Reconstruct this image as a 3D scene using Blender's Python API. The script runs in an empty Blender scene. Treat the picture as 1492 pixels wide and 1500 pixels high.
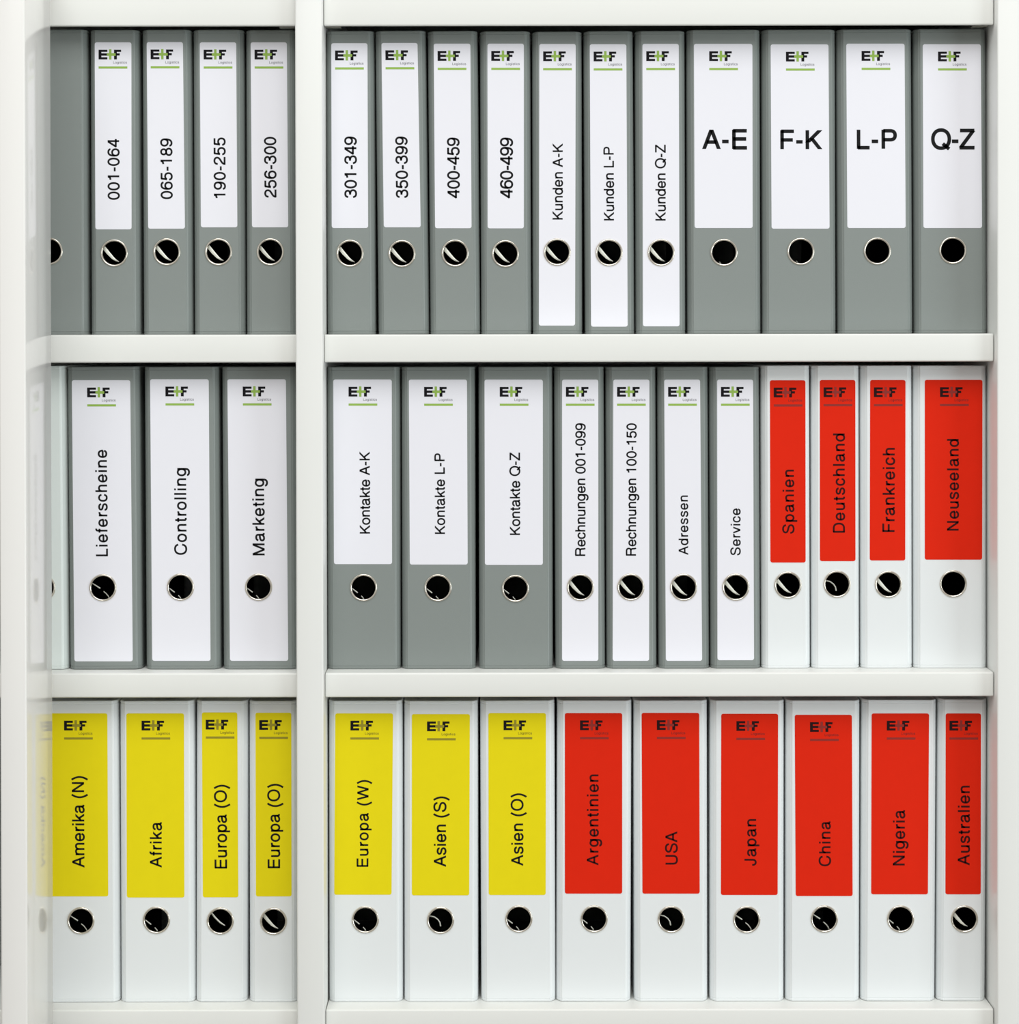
import bpy, bmesh, math, random
from mathutils import Matrix, Vector

C = bpy.context.scene.collection
SC = bpy.context.scene

# ------------------------------------------------------------------ camera
W, H = 1492.0, 1500.0
F = 3480.0                       # focal length in pixels of a 1492 px wide frame
PITCH, ROLL = 0.0074, 0.0015
HOR = 500.0                      # eye level in the frame
V0 = HOR + PITCH * F
CAM = Vector((0.0, -2.5, 1.45))
ROT = Matrix.Rotation(math.pi / 2 - PITCH, 3, 'X') @ Matrix.Rotation(-ROLL, 3, 'Z')
cam = bpy.data.cameras.new('camera')
cam.sensor_fit = 'HORIZONTAL'
cam.sensor_width = 36.0
cam.lens = 36.0 * F / W
cam.shift_y = -(H / 2 - V0) / W
cam.clip_start, cam.clip_end = 0.05, 50
camo = bpy.data.objects.new('camera', cam)
camo.matrix_world = Matrix.Translation(CAM) @ ROT.to_4x4()
C.objects.link(camo)
SC.camera = camo


def at(u, v, y=0.0):
    """The point on the vertical plane at depth y that stands at frame position u, v."""
    d = ROT @ Vector(((u - W / 2) / F, -(v - V0) / F, -1.0))
    return CAM + d * ((y - CAM.y) / d.y)


# ------------------------------------------------------------------ world and lights
world = bpy.data.worlds.new('room_light')
SC.world = world
world.use_nodes = True
bg = world.node_tree.nodes['Background']
bg.inputs['Color'].default_value = (1.0, 0.985, 0.965, 1)
bg.inputs['Strength'].default_value = 0.68


def area(name, loc, target, sx, sy, power, col):
    l = bpy.data.lights.new(name, 'AREA')
    l.shape = 'RECTANGLE'
    l.size, l.size_y, l.energy, l.color = sx, sy, power, col
    o = bpy.data.objects.new(name, l)
    o.location = loc
    o.rotation_euler = (Vector(target) - Vector(loc)).to_track_quat('-Z', 'Y').to_euler()
    C.objects.link(o)


area('window_light', (3.6, -2.7, 0.95), (0.1, 0, 1.15), 1.8, 1.9, 58, (0.88, 0.97, 1.0))
area('ceiling_light', (0.1, -2.9, 4.2), (0, 0.0, 1.2), 3.2, 2.4, 104, (0.99, 1.0, 0.985))

vs = SC.view_settings
vs.view_transform = 'Standard'
vs.look = 'None'
vs.gamma = 1.0
vs.use_curve_mapping = False
vs.exposure = -0.11


# ------------------------------------------------------------------ materials
def s2l(c):
    return tuple((x / 12.92 if x <= 0.04045 else ((x + 0.055) / 1.055) ** 2.4) for x in [v / 255.0 for v in c])


def material(name, rgb, rough=0.5, metal=0.0, coat=0.0, grain=None, bump=0.0, scale=600, vary=0.0, spec=0.5):
    m = bpy.data.materials.new(name)
    m.use_nodes = True
    nt = m.node_tree
    p = nt.nodes['Principled BSDF']
    col = (*s2l(rgb), 1)
    p.inputs['Base Color'].default_value = col
    p.inputs['Roughness'].default_value = rough
    p.inputs['Metallic'].default_value = metal
    p.inputs['Coat Weight'].default_value = coat
    p.inputs['Coat Roughness'].default_value = 0.12
    p.inputs['Specular IOR Level'].default_value = spec
    if bump or vary:
        tc = nt.nodes.new('ShaderNodeTexCoord')
        no = nt.nodes.new('ShaderNodeTexNoise')
        no.inputs['Scale'].default_value = scale
        no.inputs['Detail'].default_value = 3
        nt.links.new(tc.outputs['Object'], no.inputs['Vector'])
        if bump:
            b = nt.nodes.new('ShaderNodeBump')
            b.inputs['Strength'].default_value = bump
            b.inputs['Distance'].default_value = 0.0004
            nt.links.new(no.outputs['Fac'], b.inputs['Height'])
            nt.links.new(b.outputs['Normal'], p.inputs['Normal'])
        if vary:
            mx = nt.nodes.new('ShaderNodeMix')
            mx.data_type = 'RGBA'
            mx.inputs[6].default_value = tuple(x * (1 - vary) for x in col[:3]) + (1,)
            mx.inputs[7].default_value = tuple(min(1, x * (1 + vary)) for x in col[:3]) + (1,)
            nt.links.new(no.outputs['Fac'], mx.inputs[0])
            nt.links.new(mx.outputs[2], p.inputs['Base Color'])
    return m


M = {
    'laminate': material('white_laminate', (233, 234, 230), 0.38, bump=0.03, scale=900),
    'gloss': material('gloss_white_laminate', (237, 236, 233), 0.12, spec=0.36),
    'upright': material('satin_white_laminate', (232, 233, 230), 0.3, spec=0.35),
    'grey': material('grey_plastic_film', (134, 141, 138), 0.42, bump=0.25, scale=1500, vary=0.05),
    'white': material('white_plastic_film', (232, 236, 237), 0.36, bump=0.08, scale=1500, vary=0.01),
    'mint': material('pale_mint_plastic_film', (225, 233, 230), 0.36, bump=0.08, scale=1500, vary=0.02),
    'lining': material('black_lining', (14, 14, 16), 0.7),
    'steel': material('nickel_steel', (226, 220, 208), 0.16, metal=1.0),
    'lever': material('plated_lever', (240, 242, 230), 0.35, metal=0.2),
    'paper': material('white_paper_sticker', (236, 236, 243), 0.7, spec=0.25),
    'yellow': material('yellow_paper_sticker', (234, 217, 10), 0.7, spec=0.2, vary=0.025, scale=60),
    'red': material('red_paper_sticker', (223, 36, 5), 0.7, spec=0.15, vary=0.03, scale=60),
    'ink': material('black_ink', (18, 18, 20), 0.7, spec=0.2),
    'ink_red': material('black_ink_on_red', (52, 4, 5), 0.7, spec=0.2),
    'logo_black': material('logo_black_ink', (12, 10, 16), 0.7, spec=0.2),
    'logo_black_red': material('logo_black_ink_on_red', (34, 3, 5), 0.7, spec=0.2),
    'green': material('green_ink', (146, 182, 76), 0.6),
    'olive': material('olive_ink', (150, 138, 22), 0.6),
    'maroon': material('maroon_ink', (142, 26, 12), 0.6),
    'small_ink': material('grey_ink', (84, 82, 92), 0.6),
    'small_yellow': material('grey_ink_on_yellow', (75, 66, 14), 0.6),
    'small_red': material('grey_ink_on_red', (96, 10, 8), 0.6),
    'floor': material('dark_carpet', (150, 146, 140), 0.9, vary=0.06, scale=8),
    'wall': material('off_white_wall', (232, 229, 222), 0.8, bump=0.05, scale=300),
}

# ------------------------------------------------------------------ lettering
G = {
    # advance, strokes: plain numbers are a polyline's centre line, C a bezier piece, D a diagonal cut level at both ends, O a closed oval
    ' ': (278, []), '-': (333, ['44 277 289 277']),
    '(': (333, ['268 733 C 150 560 108 400 108 262 C 108 120 150 -30 268 -207']),
    ')': (333, ['65 733 C 183 560 225 400 225 262 C 225 120 183 -30 65 -207']),
    '0': (556, ['O 278 342 199 320']),
    '1': (556, ['314 0 314 703', '101 540 C 220 542 270 575 292 690']),
    '2': (556, ['75 460 C 75 590 145 661 270 661 C 390 661 462 595 462 495 C 462 390 380 340 260 265 C 140 195 82 140 72 30', '30 41 507 41']),
    '3': (556, ['80 490 C 80 600 145 661 265 661 C 380 661 445 600 445 515 C 445 425 380 378 215 378', '215 376 C 400 376 478 310 478 195 C 478 90 395 23 270 23 C 150 23 78 85 76 205']),
    '4': (556, ['396 0 396 703', 'D 384 703 64 205', '25 205 523 205']),
    '5': (556, ['118 648 480 648', 'D 142 688 92 318', '92 335 C 150 400 200 428 275 428 C 395 428 470 345 470 225 C 470 100 390 23 265 23 C 155 23 85 80 76 185']),
    '6': (556, ['O 280 226 195 203', '478 530 C 465 620 390 661 300 661 C 150 661 80 540 82 300 C 82 260 84 240 85 226']),
    '7': (556, ['37 647 523 647', '488 647 C 350 500 230 300 205 0']),
    '8': (556, ['O 278 508 160 154', 'O 278 190 197 168']),
    '9': (556, ['O 276 458 195 203', '78 154 C 90 60 160 23 245 23 C 400 23 472 150 472 390 C 472 420 470 450 471 458']),
    'A': (667, ['D 59 0 330 718', 'D 609 0 338 718', '150 256 518 256']),
    'C': (722, ['640 500 C 620 630 520 695 385 695 C 195 695 86 560 86 362 C 86 150 200 23 385 23 C 540 23 630 115 640 268']),
    'D': (722, ['126 0 126 718', '126 677 340 677 C 540 677 630 555 630 359 C 630 160 540 41 340 41 L 126 41']),
    'E': (667, ['131 0 131 718', '100 677 612 677', '100 373 590 373', '100 41 618 41']),
    'F': (611, ['131 0 131 718', '100 677 583 677', '100 350 540 350']),
    'J': (500, ['381 718 381 215 C 381 85 320 23 222 23 C 110 23 62 95 62 240']),
    'K': (667, ['122 0 122 718', 'D 130 255 598 718', 'D 606 0 282 415']),
    'L': (556, ['122 0 122 718', '90 41 537 41']),
    'M': (833, ['116 0 116 718', '718 0 718 718', 'D 126 718 417 0', 'D 708 718 417 0']),
    'N': (722, ['120 0 120 718', '602 0 602 718', 'D 124 718 598 0']),
    'O': (778, ['O 389 359 308 337']),
    'P': (667, ['133 0 133 718', '133 677 390 677 C 520 677 579 615 579 508 C 579 400 520 340 390 340 L 133 340']),
    'Q': (778, ['O 389 359 308 337', '450 190 690 -10']),
    'R': (722, ['133 0 133 718', '133 677 420 677 C 545 677 600 620 600 523 C 600 420 545 368 420 368 L 133 368', '420 368 C 560 368 575 320 580 200 C 583 90 590 45 628 5']),
    'S': (667, ['572 505 C 568 630 480 695 335 695 C 200 695 115 630 115 535 C 115 425 220 400 340 370 C 480 337 577 305 577 190 C 577 85 480 23 340 23 C 185 23 94 95 92 240']),
    'U': (722, ['124 718 124 280 C 124 100 200 23 361 23 C 520 23 598 100 598 280 L 598 718']),
    'W': (944, ['D 65 718 245 0', 'D 245 0 472 718', 'D 472 718 699 0', 'D 699 0 879 718']),
    'Z': (611, ['45 677 585 677', 'D 532 660 80 58', '23 41 588 41']),
    'a': (556, ['94 370 C 100 450 160 497 262 497 C 370 497 422 455 422 375 L 422 110 C 422 60 445 42 525 44', '422 320 C 400 270 300 285 200 262 C 115 240 80 205 80 145 C 80 75 130 27 215 27 C 330 27 422 100 422 200']),
    'c': (500, ['434 345 C 420 450 355 497 262 497 C 140 497 72 410 72 257 C 72 110 145 27 260 27 C 360 27 425 85 434 190']),
    'd': (556, ['457 0 457 718', 'O 262 262 188 235']),
    'e': (556, ['80 250 474 250', '474 230 C 478 410 400 497 280 497 C 155 497 82 400 82 260 C 82 110 155 27 283 27 C 385 27 448 80 466 165']),
    'f': (278, ['262 683 C 180 695 135 665 135 590 L 135 0', '14 488 252 488']),
    'g': (556, ['O 262 268 188 230', '457 523 457 30 C 457 -110 390 -178 265 -178 C 165 -178 100 -140 92 -55']),
    'h': (556, ['107 0 107 718', '107 300 C 107 430 180 496 290 496 C 390 496 449 445 449 340 L 449 0']),
    'i': (222, ['111 0 111 523', '111 618 111 718']),
    'k': (500, ['107 0 107 718', 'D 115 180 438 523', 'D 450 0 236 320']),
    'l': (222, ['111 0 111 718']),
    'm': (833, ['107 0 107 523', '107 320 C 115 440 180 496 275 496 C 365 496 417 450 417 350 L 417 0', '417 320 C 425 440 490 496 585 496 C 675 496 727 450 727 350 L 727 0']),
    'n': (556, ['107 0 107 523', '107 300 C 107 430 180 496 290 496 C 390 496 449 445 449 340 L 449 0']),
    'o': (556, ['O 278 262 201 235']),
    'p': (556, ['100 -207 100 523', 'O 293 262 184 235']),
    'r': (333, ['119 0 119 523', '119 280 C 119 430 200 492 330 480']),
    's': (500, ['423 375 C 415 460 350 497 250 497 C 150 497 92 455 92 390 C 92 310 170 295 250 278 C 350 255 423 230 423 150 C 423 70 350 27 250 27 C 140 27 78 75 75 165']),
    't': (278, ['132 669 132 120 C 132 55 160 32 257 36', '14 488 257 488']),
    'u': (556, ['110 523 110 180 C 110 80 165 27 265 27 C 375 27 447 95 447 210', '447 0 447 523']),
    'v': (500, ['D 54 523 250 0', 'D 446 523 250 0']),

}
CAPH = 718.0


# ------------------------------------------------------------------ helpers
def mesh_object(name, bm, mats, parent=None, smooth=None):
    me = bpy.data.meshes.new(name)
    bmesh.ops.recalc_face_normals(bm, faces=bm.faces[:])
    bm.to_mesh(me)
    bm.free()
    for m in (mats if isinstance(mats, (list, tuple)) else [mats]):
        me.materials.append(m)
    if smooth:
        me.polygons.foreach_set('use_smooth', [True] * len(me.polygons))
        me.set_sharp_from_angle(angle=math.radians(smooth))
    o = bpy.data.objects.new(name, me)
    C.objects.link(o)
    if parent:
        o.parent = parent
    return o


def thing(name, label, cat, loc=(0, 0, 0), roty=0.0, group=None):
    o = bpy.data.objects.new(name, None)
    o.empty_display_size = 0.05
    C.objects.link(o)
    o.location = loc
    o.rotation_euler = (0, roty, 0)
    o['label'] = label
    o['category'] = cat
    if group:
        o['group'] = group
    return o


def box_bm(x0, x1, y0, y1, z0, z1, r=0.0015, seg=2):
    bm = bmesh.new()
    v = [bm.verts.new((x, y, z)) for x in (x0, x1) for y in (y0, y1) for z in (z0, z1)]
    for f in ((0, 1, 3, 2), (4, 6, 7, 5), (0, 4, 5, 1), (2, 3, 7, 6), (0, 2, 6, 4), (1, 5, 7, 3)):
        bm.faces.new([v[i] for i in f])
    if r:
        bmesh.ops.bevel(bm, geom=bm.edges[:], offset=r, segments=seg, profile=0.5, affect='EDGES')
    return bm


def fill_loops(bm, loops, mat=0):
    """Fill the flat area bounded by closed loops of verts (first the outer one, then holes)."""
    edges = []
    for lp in loops:
        for a, b in zip(lp, lp[1:] + lp[:1]):
            e = bm.edges.get((a, b)) or bm.edges.new((a, b))
            edges.append(e)
    res = bmesh.ops.triangle_fill(bm, edges=edges, use_beauty=True)
    fs = [f for f in res['geom'] if isinstance(f, bmesh.types.BMFace)]
    for f in fs:
        f.material_index = mat
    return fs


def tray_bm(x0, x1, y0, y1, z0, z1):
    """Folded sheet shelf: top plate, deep front lip rounded along its edges, back and side flanges, hollow below."""
    t, lip = 0.0016, 0.004
    r = 0.0020
    prof = [(y0 + lip, z1 - t), (y1, z1 - t), (y1, z1)]
    for k in range(5):
        a = math.radians(90 + 22.5 * k)
        prof.append((y0 + r + r * math.cos(a), z1 - r + r * math.sin(a)))
    for k in range(5):
        a = math.radians(180 + 22.5 * k)
        prof.append((y0 + r * 0.9 + r * 0.9 * math.cos(a), z0 + r * 0.9 + r * 0.9 * math.sin(a)))
    prof.append((y0 + lip, z0))
    bm = bmesh.new()
    e = 0.0008
    cols = []
    for x, d in ((x0, e), (x0 + e, 0), (x1 - e, 0), (x1, e)):
        cols.append([bm.verts.new((x, y + (d if y < y0 + lip * 0.9 else 0), z - (d if z > z1 - t * 0.5 else 0) + (d if z < z0 + t * 0.5 else 0))) for y, z in prof])
    n = len(prof)
    for a, b in zip(cols, cols[1:]):
        for i in range(n):
            bm.faces.new((a[i], a[(i + 1) % n], b[(i + 1) % n], b[i]))
    for c in (cols[0], cols[-1]):
        f = bm.faces.new(c)
        bmesh.ops.triangulate(bm, faces=[f])
    for a, b in ((x0, x0 + t), (x1 - t, x1)):
        v = [bm.verts.new((x, y, z)) for x in (a, b) for y in (y0 + lip, y1) for z in (z0 + 0.004, z1 - t)]
        for f in ((0, 1, 3, 2), (4, 6, 7, 5), (0, 4, 5, 1), (2, 3, 7, 6), (0, 2, 6, 4), (1, 5, 7, 3)):
            bm.faces.new([v[i] for i in f])
    return bm


# ------------------------------------------------------------------ setting
def setting(name, bm, m):
    o = mesh_object(name, bm, m)
    o['kind'] = 'structure'
    return o


setting('floor', box_bm(-8, 8, -12, 0.52, -0.05, 0.0, 0), M['floor'])
setting('wall_back', box_bm(-8, 8, 0.42, 0.52, 0.0, 3.6, 0), M['wall'])

# ------------------------------------------------------------------ bookcase
YU, YS, YB = -0.043, -0.028, 0.36          # fronts of uprights and shelves, back panel
TH = 40.0 / F * (CAM.y * -1 + YS)          # board thickness
xl_door0 = at(1, 900, -0.19).x
X_DIV0, X_DIV1 = at(433.5, 750, YU).x, at(473.2, 750, YU).x
X_R = at(1460.3, 750, YU).x
X_L = at(-62, 750, YU).x
Z_TOP1, Z_MID, Z_LOW = at(746, 489.6).z, at(746, 980.0).z, at(746, 1467.6).z
Z_CAP = at(746, 37.3, YS).z                 # underside of the top board
PIT = (Z_TOP1 - Z_LOW) / 2
levels = [Z_TOP1, Z_MID, Z_LOW, Z_LOW - PIT, Z_LOW - 2 * PIT]
bottoms = [at(746, 530.4, YS).z, at(746, 1021.2, YS).z] + [z - TH for z in levels[2:]]
ZT = Z_CAP + 0.04

bc = thing('bookcase', 'white two-bay bookcase full of ring binders with a glossy door leaf open at left', 'bookcase', (0, 0, 0))
for x0, x1, nm in ((X_R, X_R + 0.034, 'side_panel'), (X_L - 0.034, X_L, 'side_panel'), (X_DIV0, X_DIV1, 'divider')):
    mesh_object(nm, box_bm(x0, x1, YU, YB, 0.0, ZT, 0.0016, 3), M['upright'], bc, 40)
for x0, x1 in ((X_L + 0.0004, X_DIV0 - 0.0004), (X_DIV1 + 0.0006, X_R - 0.0009)):
    for z, zb in zip(levels, bottoms):
        mesh_object('shelf', tray_bm(x0, x1, YS, YB - 0.006, zb, z), M['laminate'], bc, 40)
    mesh_object('top_board', tray_bm(x0, x1, YS, YB - 0.006, Z_CAP, ZT), M['laminate'], bc, 40)
mesh_object('back_panel', box_bm(X_L, X_R, YB - 0.006, YB, 0.0, ZT, 0), M['laminate'], bc)
mesh_object('plinth', box_bm(X_L, X_R, 0.0, 0.018, 0.0, levels[-1] - TH, 0), M['laminate'], bc)
# small metal shelf clips under the top board
for u in (419, 487, 1438):
    p = at(u, 39.4, YS)
    mesh_object('shelf_clip', box_bm(p.x - 0.008, p.x + 0.008, YS + 0.011, YS + 0.022, Z_CAP - 0.0004, Z_CAP + 0.0006, 0), M['steel'], bc)
# door leaf standing open at right angles, its narrow edge towards the viewer
YD0, YD1 = -0.190, -0.060
xa = at(38.2, 750, YD0).x
xb = at(1.5, 1450, YD0).x
dr = mesh_object('door', box_bm(xb, xa, YD0, YD1, 0.03, ZT + 0.02, 0.0018, 3), M['gloss'], bc, 40)
dr['label'] = 'glossy white door leaf standing open'
for z in (ZT + 0.005, 0.08):
    mesh_object('hinge', box_bm(xb + 0.004, xa - 0.004, YD1 - 0.002, YS + 0.03, z - 0.004, z + 0.012, 0.001), M['steel'], bc)

# ------------------------------------------------------------------ lever arch binders
PX = 2.5 / F                                # metres per frame pixel on the spine plane
R_OUT, R_IN, R_HOLE = 0.0145, 0.0122, 0.0134


def circle(cx, cz, r, n=48):
    return [(cx + r * math.cos(2 * math.pi * i / n), cz + r * math.sin(2 * math.pi * i / n)) for i in range(n)]


def make_cover(w, h, hx, hz, mat, parent):
    """U-shaped cover: rounded spine with crease grooves, two boards running back, a hole for the finger ring."""
    D, t, b = 0.285, 0.0022, 0.0052
    hw = w / 2
    half = [(hw, D), (hw, 0.0125), (hw - 0.0002, 0.0088), (hw - 0.0009, 0.0064), (hw - 0.0021, 0.0044), (hw - b + 0.0010, 0.0016),
            (hw - b + 0.0003, 0.0013), (hw - b - 0.0003, 0.0007), (hw - b - 0.0011, 0.0)]
    outer = [(-x, y) for x, y in half] + [(x, y) for x, y in reversed(half)]
    ihalf = [(hw - t, D), (hw - t, 0.0125), (hw - t - 0.0012, 0.0075), (hw - b - 0.0011, t + 0.0006)]
    inner = [(x, y) for x, y in ihalf] + [(-x, y) for x, y in reversed(ihalf)]
    nO, nI = len(outer), len(inner)

    def inset(i, d):
        x, y = outer[i]
        y2 = y + d if y < 0.012 else y
        k = min(1.0, y / 0.0125) if y < 0.2 else 1.0
        return (x - math.copysign(d * k, x), y2)
    rows = [(0, 0.0009), (0.0004, 0.0003), (0.0011, 0.0), (0.0024, 0.0), (0.0027, 0.00035), (0.0033, 0.00035), (0.0036, 0.0),
            (h - 0.0036, 0.0), (h - 0.0033, 0.00035), (h - 0.0027, 0.00035), (h - 0.0024, 0.0), (h - 0.0011, 0.0), (h - 0.0004, 0.0003), (h, 0.0009)]
    bm = bmesh.new()
    O, I = [], []
    for z, d in rows:
        O.append([bm.verts.new((*inset(i, d), z)) for i in range(nO)])
    for z in (0.0, h):
        I.append([bm.verts.new((x, y, z)) for x, y in inner])
    mid_o, mid_i = nO // 2 - 1, nI // 2 - 1
    for k in range(len(rows) - 1):
        for i in range(nO - 1):
            if i == mid_o and k == 6:
                continue                    # the flat field with the hole
            bm.faces.new((O[k][i], O[k][i + 1], O[k + 1][i + 1], O[k + 1][i]))
    for i in range(nI - 1):
        if i != mid_i:
            bm.faces.new((I[0][i], I[0][i + 1], I[1][i + 1], I[1][i])).material_index = 1
    co = [bm.verts.new((x, 0.0, z)) for x, z in circle(hx, hz, R_HOLE)]
    ci = [bm.verts.new((x, t + 0.0006, z)) for x, z in circle(hx, hz, R_HOLE)]
    fill_loops(bm, [[O[6][mid_o], O[6][mid_o + 1], O[7][mid_o + 1], O[7][mid_o]], co])
    fill_loops(bm, [[I[0][mid_i], I[0][mid_i + 1], I[1][mid_i + 1], I[1][mid_i]], ci], 1)
    n = len(co)
    for i in range(n):
        j = (i + 1) % n
        bm.faces.new((co[i], co[j], ci[j], ci[i]))
    for k, row in ((0, O[0]), (1, O[-1])):     # rims and back edges
        ring = I[k]
        fill = row + ring
        f = bm.faces.new(fill)
        bmesh.ops.triangulate(bm, faces=[f])
    for a, c in ((0, nI - 1), (nO - 1, 0)):
        col = [O[k][a] for k in range(len(rows))]
        bm.faces.new(col + [I[1][c], I[0][c]])
    return mesh_object('cover', bm, [mat, M['lining']], parent, 28)


def make_ring(hx, hz, lift, parent):
    prof = [(R_OUT, 0.0003), (R_OUT, -0.0005), (R_OUT - 0.0005, -0.0012), (R_OUT - 0.0011, -0.0014), (R_IN + 0.0004, -0.0010), (R_IN, -0.0003), (R_IN, 0.0024), (R_IN + 0.0008, 0.0030)]
    bm = bmesh.new()
    n = 56
    rings = [[bm.verts.new((hx + r * math.cos(2 * math.pi * i / n), y - lift, hz + r * math.sin(2 * math.pi * i / n))) for i in range(n)] for r, y in prof]
    for a, c in zip(rings, rings[1:]):
        for i in range(n):
            bm.faces.new((a[i], a[(i + 1) % n], c[(i + 1) % n], c[i]))
    return mesh_object('finger_ring', bm, M['steel'], parent, 60)


LEVERS = {   # outlines through the finger hole: centre line in frame pixels from the hole's centre, half widths
    'blade': [[(-30, -26, 2.4), (-21, -15.5, 2.6), (-15.5, -7.5, 2.6), (-9, 0.5, 2.4), (-3, 7, 1.9), (2, 10.8, 1.2), (6, 12.6, 0.5)]],
    'thin': [[(-24, -20, 1.2), (-15.5, -12, 1.3), (-8, -3, 1.3), (-1, 4, 1.2), (6, 8.5, 0.8)]],
    'line': [[(-30, -12, 0.9), (-16, -5, 0.9), (-5.7, 1.8, 1.0)], [(-0.7, 6.4, 0.7), (3, 9.5, 0.8), (6.2, 13.5, 0.8), (9, 20, 0.7)]],
    'glints': [[(-30, -6, 0.9), (-17, 2.6, 0.9), (-9.5, 8.4, 0.9)], [(-4, 13, 0.7), (-1, 16.5, 0.8), (1, 21, 0.8)]],
    'arc': [[(-30, -7, 0.9), (-16, -4.6, 0.9), (-9, -3, 0.9), (-4, 0.6, 0.9), (-1, 5, 0.9), (0, 10.5, 0.9)]],
    'low': [[(-26, 3, 0.8), (-16, 7.5, 0.8), (-13, 10.5, 0.8)], [(-5.8, 13.5, 0.6), (-3.4, 16.5, 0.7), (-2, 21, 0.7)]],
}


def make_lever(kind, hx, hz, w, parent, jit):
    bm = bmesh.new()
    for path in LEVERS[kind]:
        pts = [(hx + (x + jit) * PX, hz - y * PX, r * PX) for x, y, r in path]
        lim = -w / 2 + 0.0030
        pts = [(max(x, lim), z, r) for x, z, r in pts]
        n = len(pts)
        L = []
        for i, (x, z, r) in enumerate(pts):
            a, c = pts[max(0, i - 1)], pts[min(n - 1, i + 1)]
            d = Vector((c[0] - a[0], c[1] - a[1]))
            if d.length < 1e-6:
                d = Vector((0.7, -0.7))
            d.normalize()
            nx, nz = -d.y * r, d.x * r
            y0 = 0.0044
            L.append([bm.verts.new((x + nx, y0 + 0.0006, z + nz)), bm.verts.new((x + nx * 0.2, y0, z + nz * 0.2)), bm.verts.new((x - nx, y0 + 0.0008, z - nz)),
                      bm.verts.new((x, y0 + 0.0022, z))])
        for a, c in zip(L, L[1:]):
            for k in range(4):
                bm.faces.new((a[k], a[(k + 1) % 4], c[(k + 1) % 4], c[k]))
        bm.faces.new(L[0])
        bm.faces.new(L[-1])
    return mesh_object('arch_lever', bm, M['lever'], parent, 50)


def make_sticker(q, hole, mat, parent):
    """Rounded sticker from its four corners (top-left, top-right, bottom-right, bottom-left), cut out round the ring."""
    tl, tr, br, bl = [Vector(p) for p in q]
    wx, hz = (tr - tl).length, (bl - tl).length
    r = 0.0022

    def pos(a, c):
        u, v = a / wx, c / hz
        return tl.lerp(tr, u).lerp(bl.lerp(br, u), v)
    pts = []
    for cx, cz, a0 in ((wx - r, r, -90), (wx - r, hz - r, 0), (r, hz - r, 90), (r, r, 180)):
        for k in range(6):
            a = math.radians(a0 + 18 * k)
            pts.append(pos(cx + r * math.cos(a), cz + r * math.sin(a)))
    bm = bmesh.new()
    y0, y1 = -0.00005, -0.00022
    lo = [bm.verts.new((p.x, y0, p.y)) for p in pts]
    hi = [bm.verts.new((p.x, y1, p.y)) for p in pts]
    loops = [hi]
    for i in range(len(pts)):
        j = (i + 1) % len(pts)
        bm.faces.new((lo[i], lo[j], hi[j], hi[i]))
    if hole:
        loops.append([bm.verts.new((x, y1, z)) for x, z in circle(hole[0], hole[1], 0.0138)])
    fill_loops(bm, loops)
    return mesh_object('spine_label', bm, mat, parent)


def strokes_of(ch):
    """Centre lines of a letter: (points, closed, level-cut ends)."""
    out = []
    for st in G[ch][1]:
        t = st.split()
        if t[0] == 'O':
            cx, cy, rx, ry = map(float, t[1:])
            pts = []
            for i in range(32):
                a = 2 * math.pi * i / 32
                c, s = math.cos(a), math.sin(a)
                pts.append((cx + rx * math.copysign(abs(c) ** 0.94, c), cy + ry * math.copysign(abs(s) ** 0.94, s)))
            out.append((pts, True, False))
        elif t[0] == 'D':
            v = list(map(float, t[1:]))
            out.append(([(v[0], v[1]), (v[2], v[3])], False, True))
        else:
            pts, i = [], 0
            while i < len(t):
                if t[i] == 'L':
                    i += 1
                elif t[i] == 'C':
                    p0 = pts[-1]
                    c = list(map(float, t[i + 1:i + 7]))
                    for k in range(1, 11):
                        u = k / 10
                        w = 1 - u
                        pts.append(tuple(w ** 3 * p0[q] + 3 * w * w * u * c[q] + 3 * w * u * u * c[2 + q] + u ** 3 * c[4 + q] for q in (0, 1)))
                    i += 7
                else:
                    pts.append((float(t[i]), float(t[i + 1])))
                    i += 2
            out.append((pts, False, False))
    return out


def text_quads(txt, length, cap, hw):
    """Flat quads of txt, cap metres tall and spaced out or squeezed to length metres along the baseline; hw is half the stroke."""
    s = cap / CAPH
    quads, x = [], 0.0
    spans = []
    for ch in txt:
        g = []
        for pts, closed, level in strokes_of(ch):
            n = len(pts)
            L, R = [], []
            for i, p in enumerate(pts):
                a = pts[i - 1] if (closed or i) else p
                b = pts[(i + 1) % n] if (closed or i < n - 1) else p
                dx, dy = b[0] - a[0], b[1] - a[1]
                d = math.hypot(dx, dy) or 1.0
                if level:
                    ox, oy = hw * d / abs(dy) * (1 if dy > 0 else -1), 0.0
                else:
                    ox, oy = dy / d * hw, -dx / d * hw
                L.append((p[0] - ox, p[1] - oy))
                R.append((p[0] + ox, p[1] + oy))
            for i in range(n if closed else n - 1):
                j = (i + 1) % n
                g.append((L[i], R[i], R[j], L[j]))
        spans.append((G[ch][0], g))
    x0 = min(p[0] for q in spans[0][1] for p in q)
    ink = sum(a for a, _ in spans[:-1]) - x0 + max(p[0] for q in spans[-1][1] for p in q)
    n = len(txt) - 1
    gap = max(-30.0, min(90.0, (length / s - ink) / max(1, n)))
    kx = (length / s) / (ink + gap * n)
    x = -x0
    for a, g in spans:
        for q in g:
            quads.append([((p[0] + x) * kx * s, p[1] * s) for p in q])
        x += a + gap
    return quads


def ink_mesh(quads):
    me = bpy.data.meshes.new('ink')
    me.from_pydata([(p[0], p[1], 0) for q in quads for p in q], [], [tuple(range(4 * i, 4 * i + 4)) for i in range(len(quads))])
    return me


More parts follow.
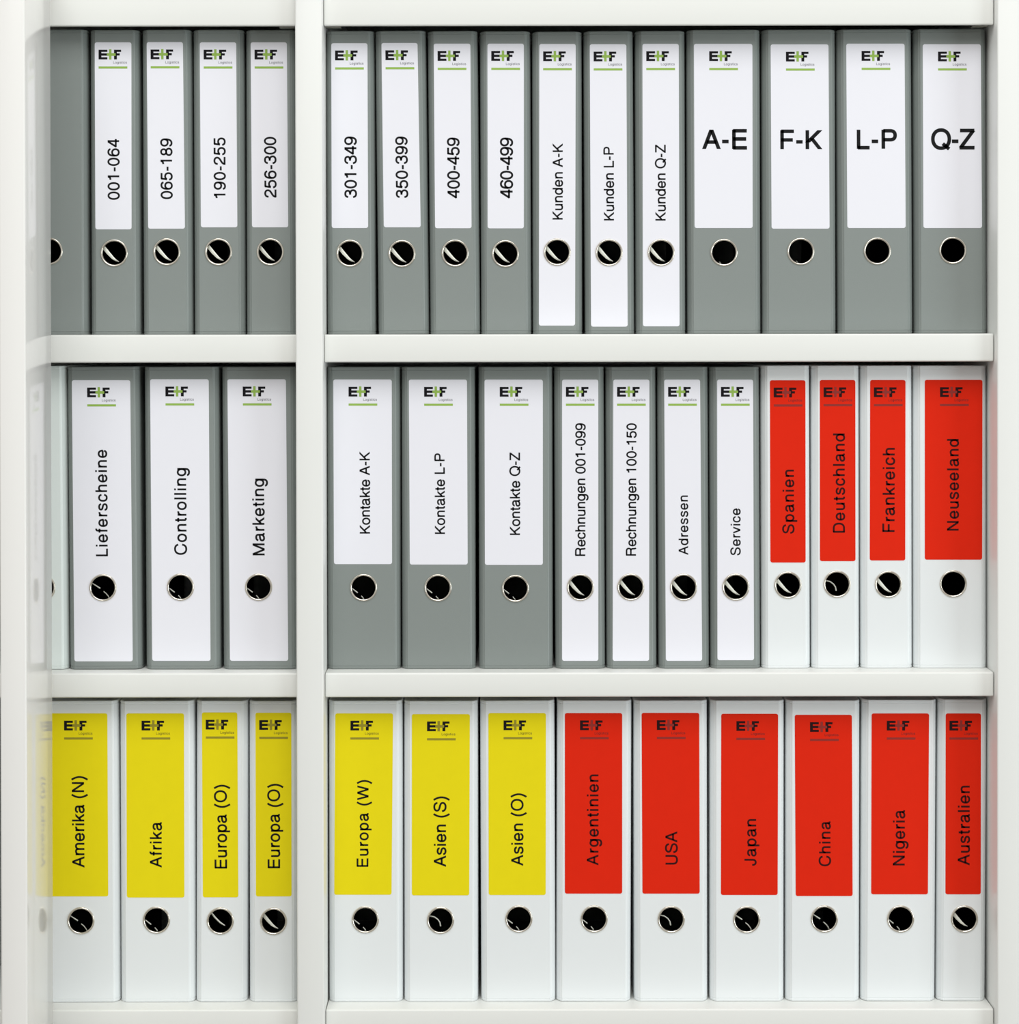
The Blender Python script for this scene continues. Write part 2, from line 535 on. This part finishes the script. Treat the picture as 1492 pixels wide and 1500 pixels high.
def ink_object(name, me, origin, ax, ay, y, mat, parent):
    """Lay a flat ink mesh on the spine: its x runs along ax and its y along ay (both in spine x, z)."""
    for v in me.vertices:
        a, c = v.co.x, v.co.y
        v.co = (origin[0] + ax[0] * a + ay[0] * c, y, origin[1] + ax[1] * a + ay[1] * c)
    me.name = name
    me.materials.clear()
    me.materials.append(mat)
    o = bpy.data.objects.new(name, me)
    C.objects.link(o)
    o.parent = parent
    return o


def rects_bm(rects, mats_i, origin, ax, ay, y):
    bm = bmesh.new()
    for (x0, y0, x1, y1), mi, dy in rects:
        vs_ = [bm.verts.new((origin[0] + (ax[0] * a + ay[0] * c) * PX, y - dy, origin[1] + (ax[1] * a + ay[1] * c) * PX))
               for a, c in ((x0, y0), (x1, y0), (x1, y1), (x0, y1))]
        bm.faces.new(vs_).material_index = mi
    return bm


E_W, E_M = 13.0, 12.2


def make_logo(tl, ax, ay, wide, colour, parent):
    """Two heavy letters joined by a coloured plus, a small word below and a rule."""
    ox = 22.3 if wide else 5.6
    o = (tl.x + (ax[0] * ox + ay[0] * 10.8) * PX, tl.y + (ax[1] * ox + ay[1] * 10.8) * PX)
    blk, acc, sml = {'w': ('logo_black', 'green', 'small_ink'), 'y': ('logo_black', 'olive', 'small_yellow'), 'r': ('logo_black_red', 'maroon', 'small_red')}[colour]
    y = -0.00030
    R = [((0, 0, 4.2, 14.3), 0, 0), ((4.2, 0, 12.9, 3.2), 0, 0), ((4.2, 5.3, 12.2, 8.8), 0, 0), ((4.2, 11.1, 12.9, 14.3), 0, 0),
         ((22.6, 0, 26.8, 14.3), 0, 0), ((26.8, 0, 33.0, 3.2), 0, 0), ((26.8, 5.3, 31.0, 8.6), 0, 0),
         ((15.4, -0.6, 18.9, 14.5), 1, 0.00003), ((12.3, 5.2, 25.0, 9.0), 1, 0.00006)]
    lg = mesh_object('logo', rects_bm(R, None, o, ax, ay, y), [M[blk], M[acc]], parent)
    me = ink_mesh(text_quads('Logistics', 20.0 * PX, 3.5 * PX, 48))
    for v in me.vertices:
        v.co.x, v.co.y = v.co.x / PX + 21.5, -v.co.y / PX + 20.4
    for v in me.vertices:
        v.co *= PX
    ink_object('lettering', me, o, ax, ay, y, M[sml], parent)
    mesh_object('logo_rule', rects_bm([((0, 24.5, 42, 27.7), 0, 0)], None, o, ax, ay, y), M[acc], parent)


def binder(row, colour, edges, ytop, lab, hole, lever, txt=None, label='', group=''):
    """edges: left/right at the top, left/right at the bottom; lab: (colour, x0, x1 at top, x0, x1 at bottom, y0, y1); txt: (text, cap line, base line, y0, y1)."""
    z0 = (Z_TOP1, Z_MID, Z_LOW)[row]
    vb = (490, 979.5, 1467)[row]
    tl, tr, bl, br = at(edges[0], ytop), at(edges[1], ytop), at(edges[2], vb), at(edges[3], vb)
    w = ((tr - tl).length + (br - bl).length) / 2 - 0.0004
    h = tl.z - z0
    lean = math.atan2(((tl.x + tr.x) - (bl.x + br.x)) / 2, h)
    px = (bl.x + br.x) / 2
    pz = z0 + abs(math.sin(lean)) * w / 2 + 0.0001
    t = thing('lever_arch_binder', label, 'binder', (px, 0, pz), lean, group)
    ca, sa = math.cos(lean), math.sin(lean)

    def loc(u, v):
        p = at(u, v)
        dx, dz = p.x - px, p.z - pz
        return Vector((dx * ca - dz * sa, dx * sa + dz * ca))
    hc = loc(*hole)
    make_cover(w, h - 0.0004, hc.x, hc.y, M[colour], t)
    in_label = bool(lab) and lab[6] > hole[1]
    make_ring(hc.x, hc.y, 0.0002 if in_label else 0.0, t)
    if lever:
        make_lever(lever, hc.x, hc.y, w, t, RND.uniform(-0.6, 0.6))
    if lab:
        c, a0, a1, b0, b1, y0, y1 = lab
        q = [loc(a0, y0), loc(a1, y0), loc(b1, y1), loc(b0, y1)]
        st = make_sticker(q, (hc.x, hc.y) if in_label else None, M[{'w': 'paper', 'y': 'yellow', 'r': 'red'}[c]], t)
        axv = (q[1] - q[0]).normalized()
        ayv = (q[3] - q[0]).normalized()
        make_logo(q[0], axv, ayv, (a1 - a0) > 70, c, st)
        if txt:
            s, cap, base, ta, tb = txt[:5]
            ink = M['ink_red' if c == 'r' else 'ink']
            if len(txt) > 5:                 # upright lettering: cap, base are left and right, ta, tb top and bottom
                p0, p1 = loc(cap, tb), loc(base, tb)
                qs = text_quads(s, (p1 - p0).length, (loc(cap, ta) - p0).length, 68)
                ink_object('lettering', ink_mesh(qs), p0, axv, -ayv, -0.0003, ink, st)
            else:
                p0, p1 = loc(base, tb), loc(base, ta)
                qs = text_quads(s, (p1 - p0).length, abs(loc(cap, tb).x - p0.x), 57)
                ink_object('lettering', ink_mesh(qs), p0, -ayv, -axv, -0.0003, ink, st)
    return t


RND = random.Random(7)
GT, GM, GL = 'binders on the top shelf', 'binders on the middle shelf', 'binders on the bottom shelf'


def lab(c, *a):
    return (c,) + a


def grey(size, text, extra=''):
    return '%s grey lever arch binder with white spine label reading %s%s' % (size, text, extra)


def white(size, col, text, extra=''):
    return '%s white lever arch binder with %s spine label reading %s%s' % (size, col, text, extra)


# top shelf, left bay
binder(0, 'grey', (20, 127.4, 21, 129), 43, None, (72, 368), None, None, 'grey lever arch binder without a spine label, partly hidden behind the open door', GT)
N = 'narrow'
for e, yt, l, hl, tx in (
    ((130, 203.6, 132, 205), 43.5, (138.7, 192.4, 139.7, 192.7, 62, 336), (167.2, 370.6), ('001-064', 157.6, 174.8, 203.7, 292.8)),
    ((207, 279.5, 208.3, 282.3), 43.3, (214.8, 267.8, 217, 270.8, 61.7, 335), (244.3, 369), ('065-189', 235.2, 252.4, 202.7, 291.8)),
    ((281, 357, 283.7, 358.4), 43.3, (292.5, 345.8, 294.2, 347.5, 62, 333), (320, 369), ('190-255', 313, 330.2, 201.4, 290.2)),
    ((358.8, 433, 359.8, 434.5), 43.5, (367, 420, 369, 422, 62, 333), (395.8, 369), ('256-300', 387, 404.5, 200.4, 289.6)),
    # right bay
    ((477.1, 547, 477.4, 551), 45, (485, 538, 485.7, 539, 63.3, 334), (512.5, 371), ('301-349', 504.2, 522, 200, 290)),
    ((549, 623, 552.7, 629), 45, (558.5, 611.3, 562, 616, 63, 333), (588.5, 371.5), ('350-399', 579.6, 597.2, 200, 290)),
    ((625, 700, 630, 703), 45.3, (635, 688.7, 637, 690.5, 64, 334.3), (666.3, 370.8), ('400-459', 654.9, 672.8, 201.5, 291)),
    ((701.8, 777.4, 704.5, 778.3), 45.5, (713.7, 767, 714, 767, 64, 334.5), (740, 371.7), ('460-499', 732, 750.6, 201.5, 291)),
    ((779.2, 852, 779.4, 853.8), 46, (789.7, 843, 789, 842, 64.5, 477), (815.8, 369.3), ('Kunden A-K', 809, 823.8, 210, 322)),
    ((854.2, 927.6, 856.7, 930), 45.3, (863.5, 917, 865.4, 919, 64.8, 478.5), (891.8, 370), ('Kunden L-P', 884.2, 899, 215, 323.3)),
    ((929.4, 1004, 931.4, 1004.6), 45, (940.6, 993.8, 941.4, 995, 64.3, 478), (968, 370), ('Kunden Q-Z', 959.6, 974.6, 211.7, 323.5)),
):
    binder(0, 'grey', e, yt, lab('w', *l), hl, 'blade', tx, grey(N, tx[0]), GT)
for e, yt, l, hl, lv, tx in (
    ((1005.6, 1113.7, 1006.7, 1115.5), 43.5, (1016, 1101.6, 1017, 1102, 64.3, 334), (1060, 369.8), 'low', ('A-E', 1028, 1093.7, 190, 218.2, 1)),
    ((1115.8, 1224.6, 1117, 1225.6), 43.2, (1128.3, 1213, 1129.7, 1214.6, 65, 335), (1172.5, 368.4), 'low', ('F-K', 1142.5, 1204.2, 190.8, 218.5, 1)),
    ((1226, 1335.8, 1227.4, 1338.7), 42.8, (1239, 1324.4, 1240.6, 1326, 64, 334), (1284.5, 367.8), None, ('L-P', 1254.5, 1313.3, 190, 217.9, 1)),
    ((1338, 1445.8, 1340.5, 1446.6), 42.2, (1351, 1436, 1352, 1437.8, 64.8, 334), (1395, 366.8), None, ('Q-Z', 1363.2, 1428, 189.6, 218, 1)),
):
    binder(0, 'grey', e, yt, lab('w', *l), hl, lv, tx, grey('wide', tx[0], ' in large letters'), GT)

# middle shelf
binder(1, 'mint', (24, 95.3, 27, 100), 536, None, (61.3, 861), None, None, 'pale white lever arch binder without a spine label, half hidden behind the open door', GM)
for e, l, hl, lv, tx, sz in (
    ((96, 203.8, 100.7, 207.4), (105.2, 190.7, 109, 194.4, 556.9, 968.7), (150.8, 860.8), 'line', ('Lieferscheine', 140.6, 157.8, 658.7, 814.9), 'wide'),
    ((209.8, 320, 212.5, 322.7), (219.8, 305.6, 223, 308.3, 555.5, 968), (264.4, 860), 'glints', ('Controlling', 255.8, 273.4, 685.5, 812.8), 'wide'),
    ((323.7, 434, 325.7, 436.5), (333, 418.6, 336.8, 422, 555.5, 968), (378.7, 860), 'glints', ('Marketing', 370, 387.6, 701, 813.5), 'wide'),
    ((477.6, 586, 478.6, 586.7), (488, 573.6, 489, 574, 555.8, 826.3), (532.4, 860.7), 'glints', ('Kontakte A-K', 526.8, 541.8, 661.5, 782), 'wide'),
    ((587, 695.6, 588, 697), (598.6, 683.7, 600, 684.8, 556, 827), (641.3, 861), 'glints', ('Kontakte L-P', 636.8, 651.5, 664, 782.5), 'wide'),
    ((700.3, 809.4, 700.9, 810.3), (709.4, 794.8, 710, 794.8, 556, 827.5), (754.6, 862), 'glints', ('Kontakte Q-Z', 746.6, 761.4, 662.6, 784), 'wide'),
    ((811, 885, 813.2, 887), (823, 876, 823, 876, 556, 968), (849.8, 860.3), 'blade', ('Rechnungen 001-099', 842.2, 857, 619.9, 814.4), N),
    ((886.3, 961.3, 888.5, 962.2), (898, 950.8, 897, 950.4, 556, 968), (923.6, 860), 'blade', ('Rechnungen 100-150', 916.6, 931.2, 619.9, 814), N),
    ((962.8, 1037.4, 964.4, 1040), (972.5, 1025, 975, 1028, 556, 968), (1001, 860.2), 'blade', ('Adressen', 993.7, 1007.6, 725.7, 812.8), N),
    ((1038.2, 1113.3, 1041.3, 1114.4), (1050, 1102.6, 1050.5, 1104, 556, 967), (1077.3, 860), 'blade', ('Service', 1069.8, 1084, 744.6, 813.5), N),
):
    binder(1, 'grey', e, 537.2, lab('w', *l), hl, lv, tx, grey(sz, tx[0]), GM)
for e, l, hl, lv, tx, sz in (
    ((1114.6, 1186.7, 1115.4, 1188), (1127.2, 1179.3, 1128, 1179.6, 557, 824), (1153.6, 857), 'blade', ('Spanien', 1146, 1162.6, 688, 781.8), N),
    ((1188.5, 1259.5, 1189, 1260), (1200.3, 1252.4, 1200.5, 1252.6, 556.6, 822), (1225.6, 855.6), 'arc', ('Deutschland', 1219.7, 1236.8, 635, 780.3), N),
    ((1260.7, 1337, 1261.2, 1337.6), (1274, 1325.8, 1273.4, 1325.4, 556.6, 821), (1300.8, 856), 'blade', ('Frankreich', 1292.2, 1309.7, 656, 779.2), N),
    ((1338.3, 1446.2, 1338.6, 1446.4), (1354, 1438.5, 1354, 1438, 556.4, 819.8), (1395.7, 855), None, ('Neuseeland', 1386.6, 1403.5, 643, 777.4), 'wide'),
):
    binder(1, 'white', e, 535.2, lab('r', *l), hl, lv, tx, white(sz, 'red', tx[0]), GM)

# bottom shelf
for e, yt, l, hl, lv, tx, sz, ex in (
    ((66, 172.3, 68.5, 175), 1026.6, ('y', 71.5, 157.2, 73, 158.5, 1044.9, 1313), (118.6, 1348.6), 'line', ('Amerika (N)', 106, 123.8, 1136.7, 1270.8), 'wide', ''),
    ((173.2, 284.5, 176, 285), 1026.6, ('y', 185, 269.4, 185.7, 270, 1044.9, 1314.7), (229.2, 1347.6), 'glints', ('Afrika', 219.6, 236.9, 1204.4, 1270.8), 'wide', ''),
    ((286, 363, 286, 361), 1026.6, ('y', 295.6, 347.5, 297, 349, 1043.5, 1314.4), (322.7, 1349), 'thin', ('Europa (O)', 314.6, 332.2, 1149.4, 1272.2), N, ', beside the Afrika binder'),
    ((364.3, 434.8, 363.5, 437.0), 1026.6, ('y', 374, 426.6, 374.7, 427, 1044, 1313), (400.5, 1349.4), 'blade', ('Europa (O)', 392.3, 409.8, 1148, 1271.8), N, ', against the middle divider'),
    ((480.0, 589.8, 481.3, 589.8), 1026.4, ('y', 491, 575.5, 489.3, 573.3, 1044.9, 1310.6), (535, 1347), 'glints', ('Europa (W)', 522.5, 539, 1142.5, 1269.7), 'wide', ''),
    ((590.8, 700.3, 591.4, 700.3), 1026.6, ('y', 603, 688, 603, 687, 1046, 1311.5), (645, 1348), 'arc', ('Asien (S)', 635.3, 653, 1166.5, 1269.7), 'wide', ''),
    ((702, 812.9, 704.7, 813.8), 1026.2, ('y', 715, 799.3, 715.5, 799, 1044.5, 1311), (759.7, 1346), 'glints', ('Asien (O)', 748.6, 766, 1162, 1268.2), 'wide', ''),
    ((815, 926.2, 814.7, 923.6), 1026.2, ('r', 827, 911, 827, 911, 1044.5, 1309), (870, 1346), 'glints', ('Argentinien', 859.3, 876.2, 1134.4, 1267.5), 'wide', ''),
    ((927.5, 1036.7, 929, 1037), 1026, ('r', 939.4, 1023.8, 940.6, 1024.5, 1044.2, 1309), (982.8, 1346.6), 'arc', ('USA', 974.5, 991.8, 1217.8, 1266.4), 'wide', ''),
    ((1039.4, 1150, 1040.2, 1148.6), 1026, ('r', 1056, 1139.3, 1055.5, 1138.6, 1045.5, 1311), (1093.3, 1347), 'line', ('Japan', 1090, 1107, 1199.7, 1268.2), 'wide', ''),
    ((1151, 1261, 1151, 1259.5), 1026, ('r', 1163.6, 1247.3, 1165, 1248.4, 1047, 1312.5), (1207, 1346), 'line', ('China', 1199.4, 1216.1, 1203.2, 1268.9), 'wide', ''),
    ((1262.3, 1373.2, 1261.3, 1370.3), 1025.3, ('r', 1276.2, 1360.3, 1275.5, 1358.6, 1045, 1310), (1318.6, 1346), 'glints', ('Nigeria', 1307.2, 1324.6, 1186.8, 1267.8), 'wide', ''),
    ((1375, 1447.0, 1372, 1444.6), 1024.6, ('r', 1384.6, 1436.3, 1384.2, 1436, 1045, 1310), (1412, 1346), 'blade', ('Australien', 1402.3, 1419.6, 1150.8, 1267.5), N, ''),
):
    binder(2, 'white', e, yt, l, hl, lv, tx, white(sz, 'yellow' if l[0] == 'y' else 'red', tx[0], ex), GL)
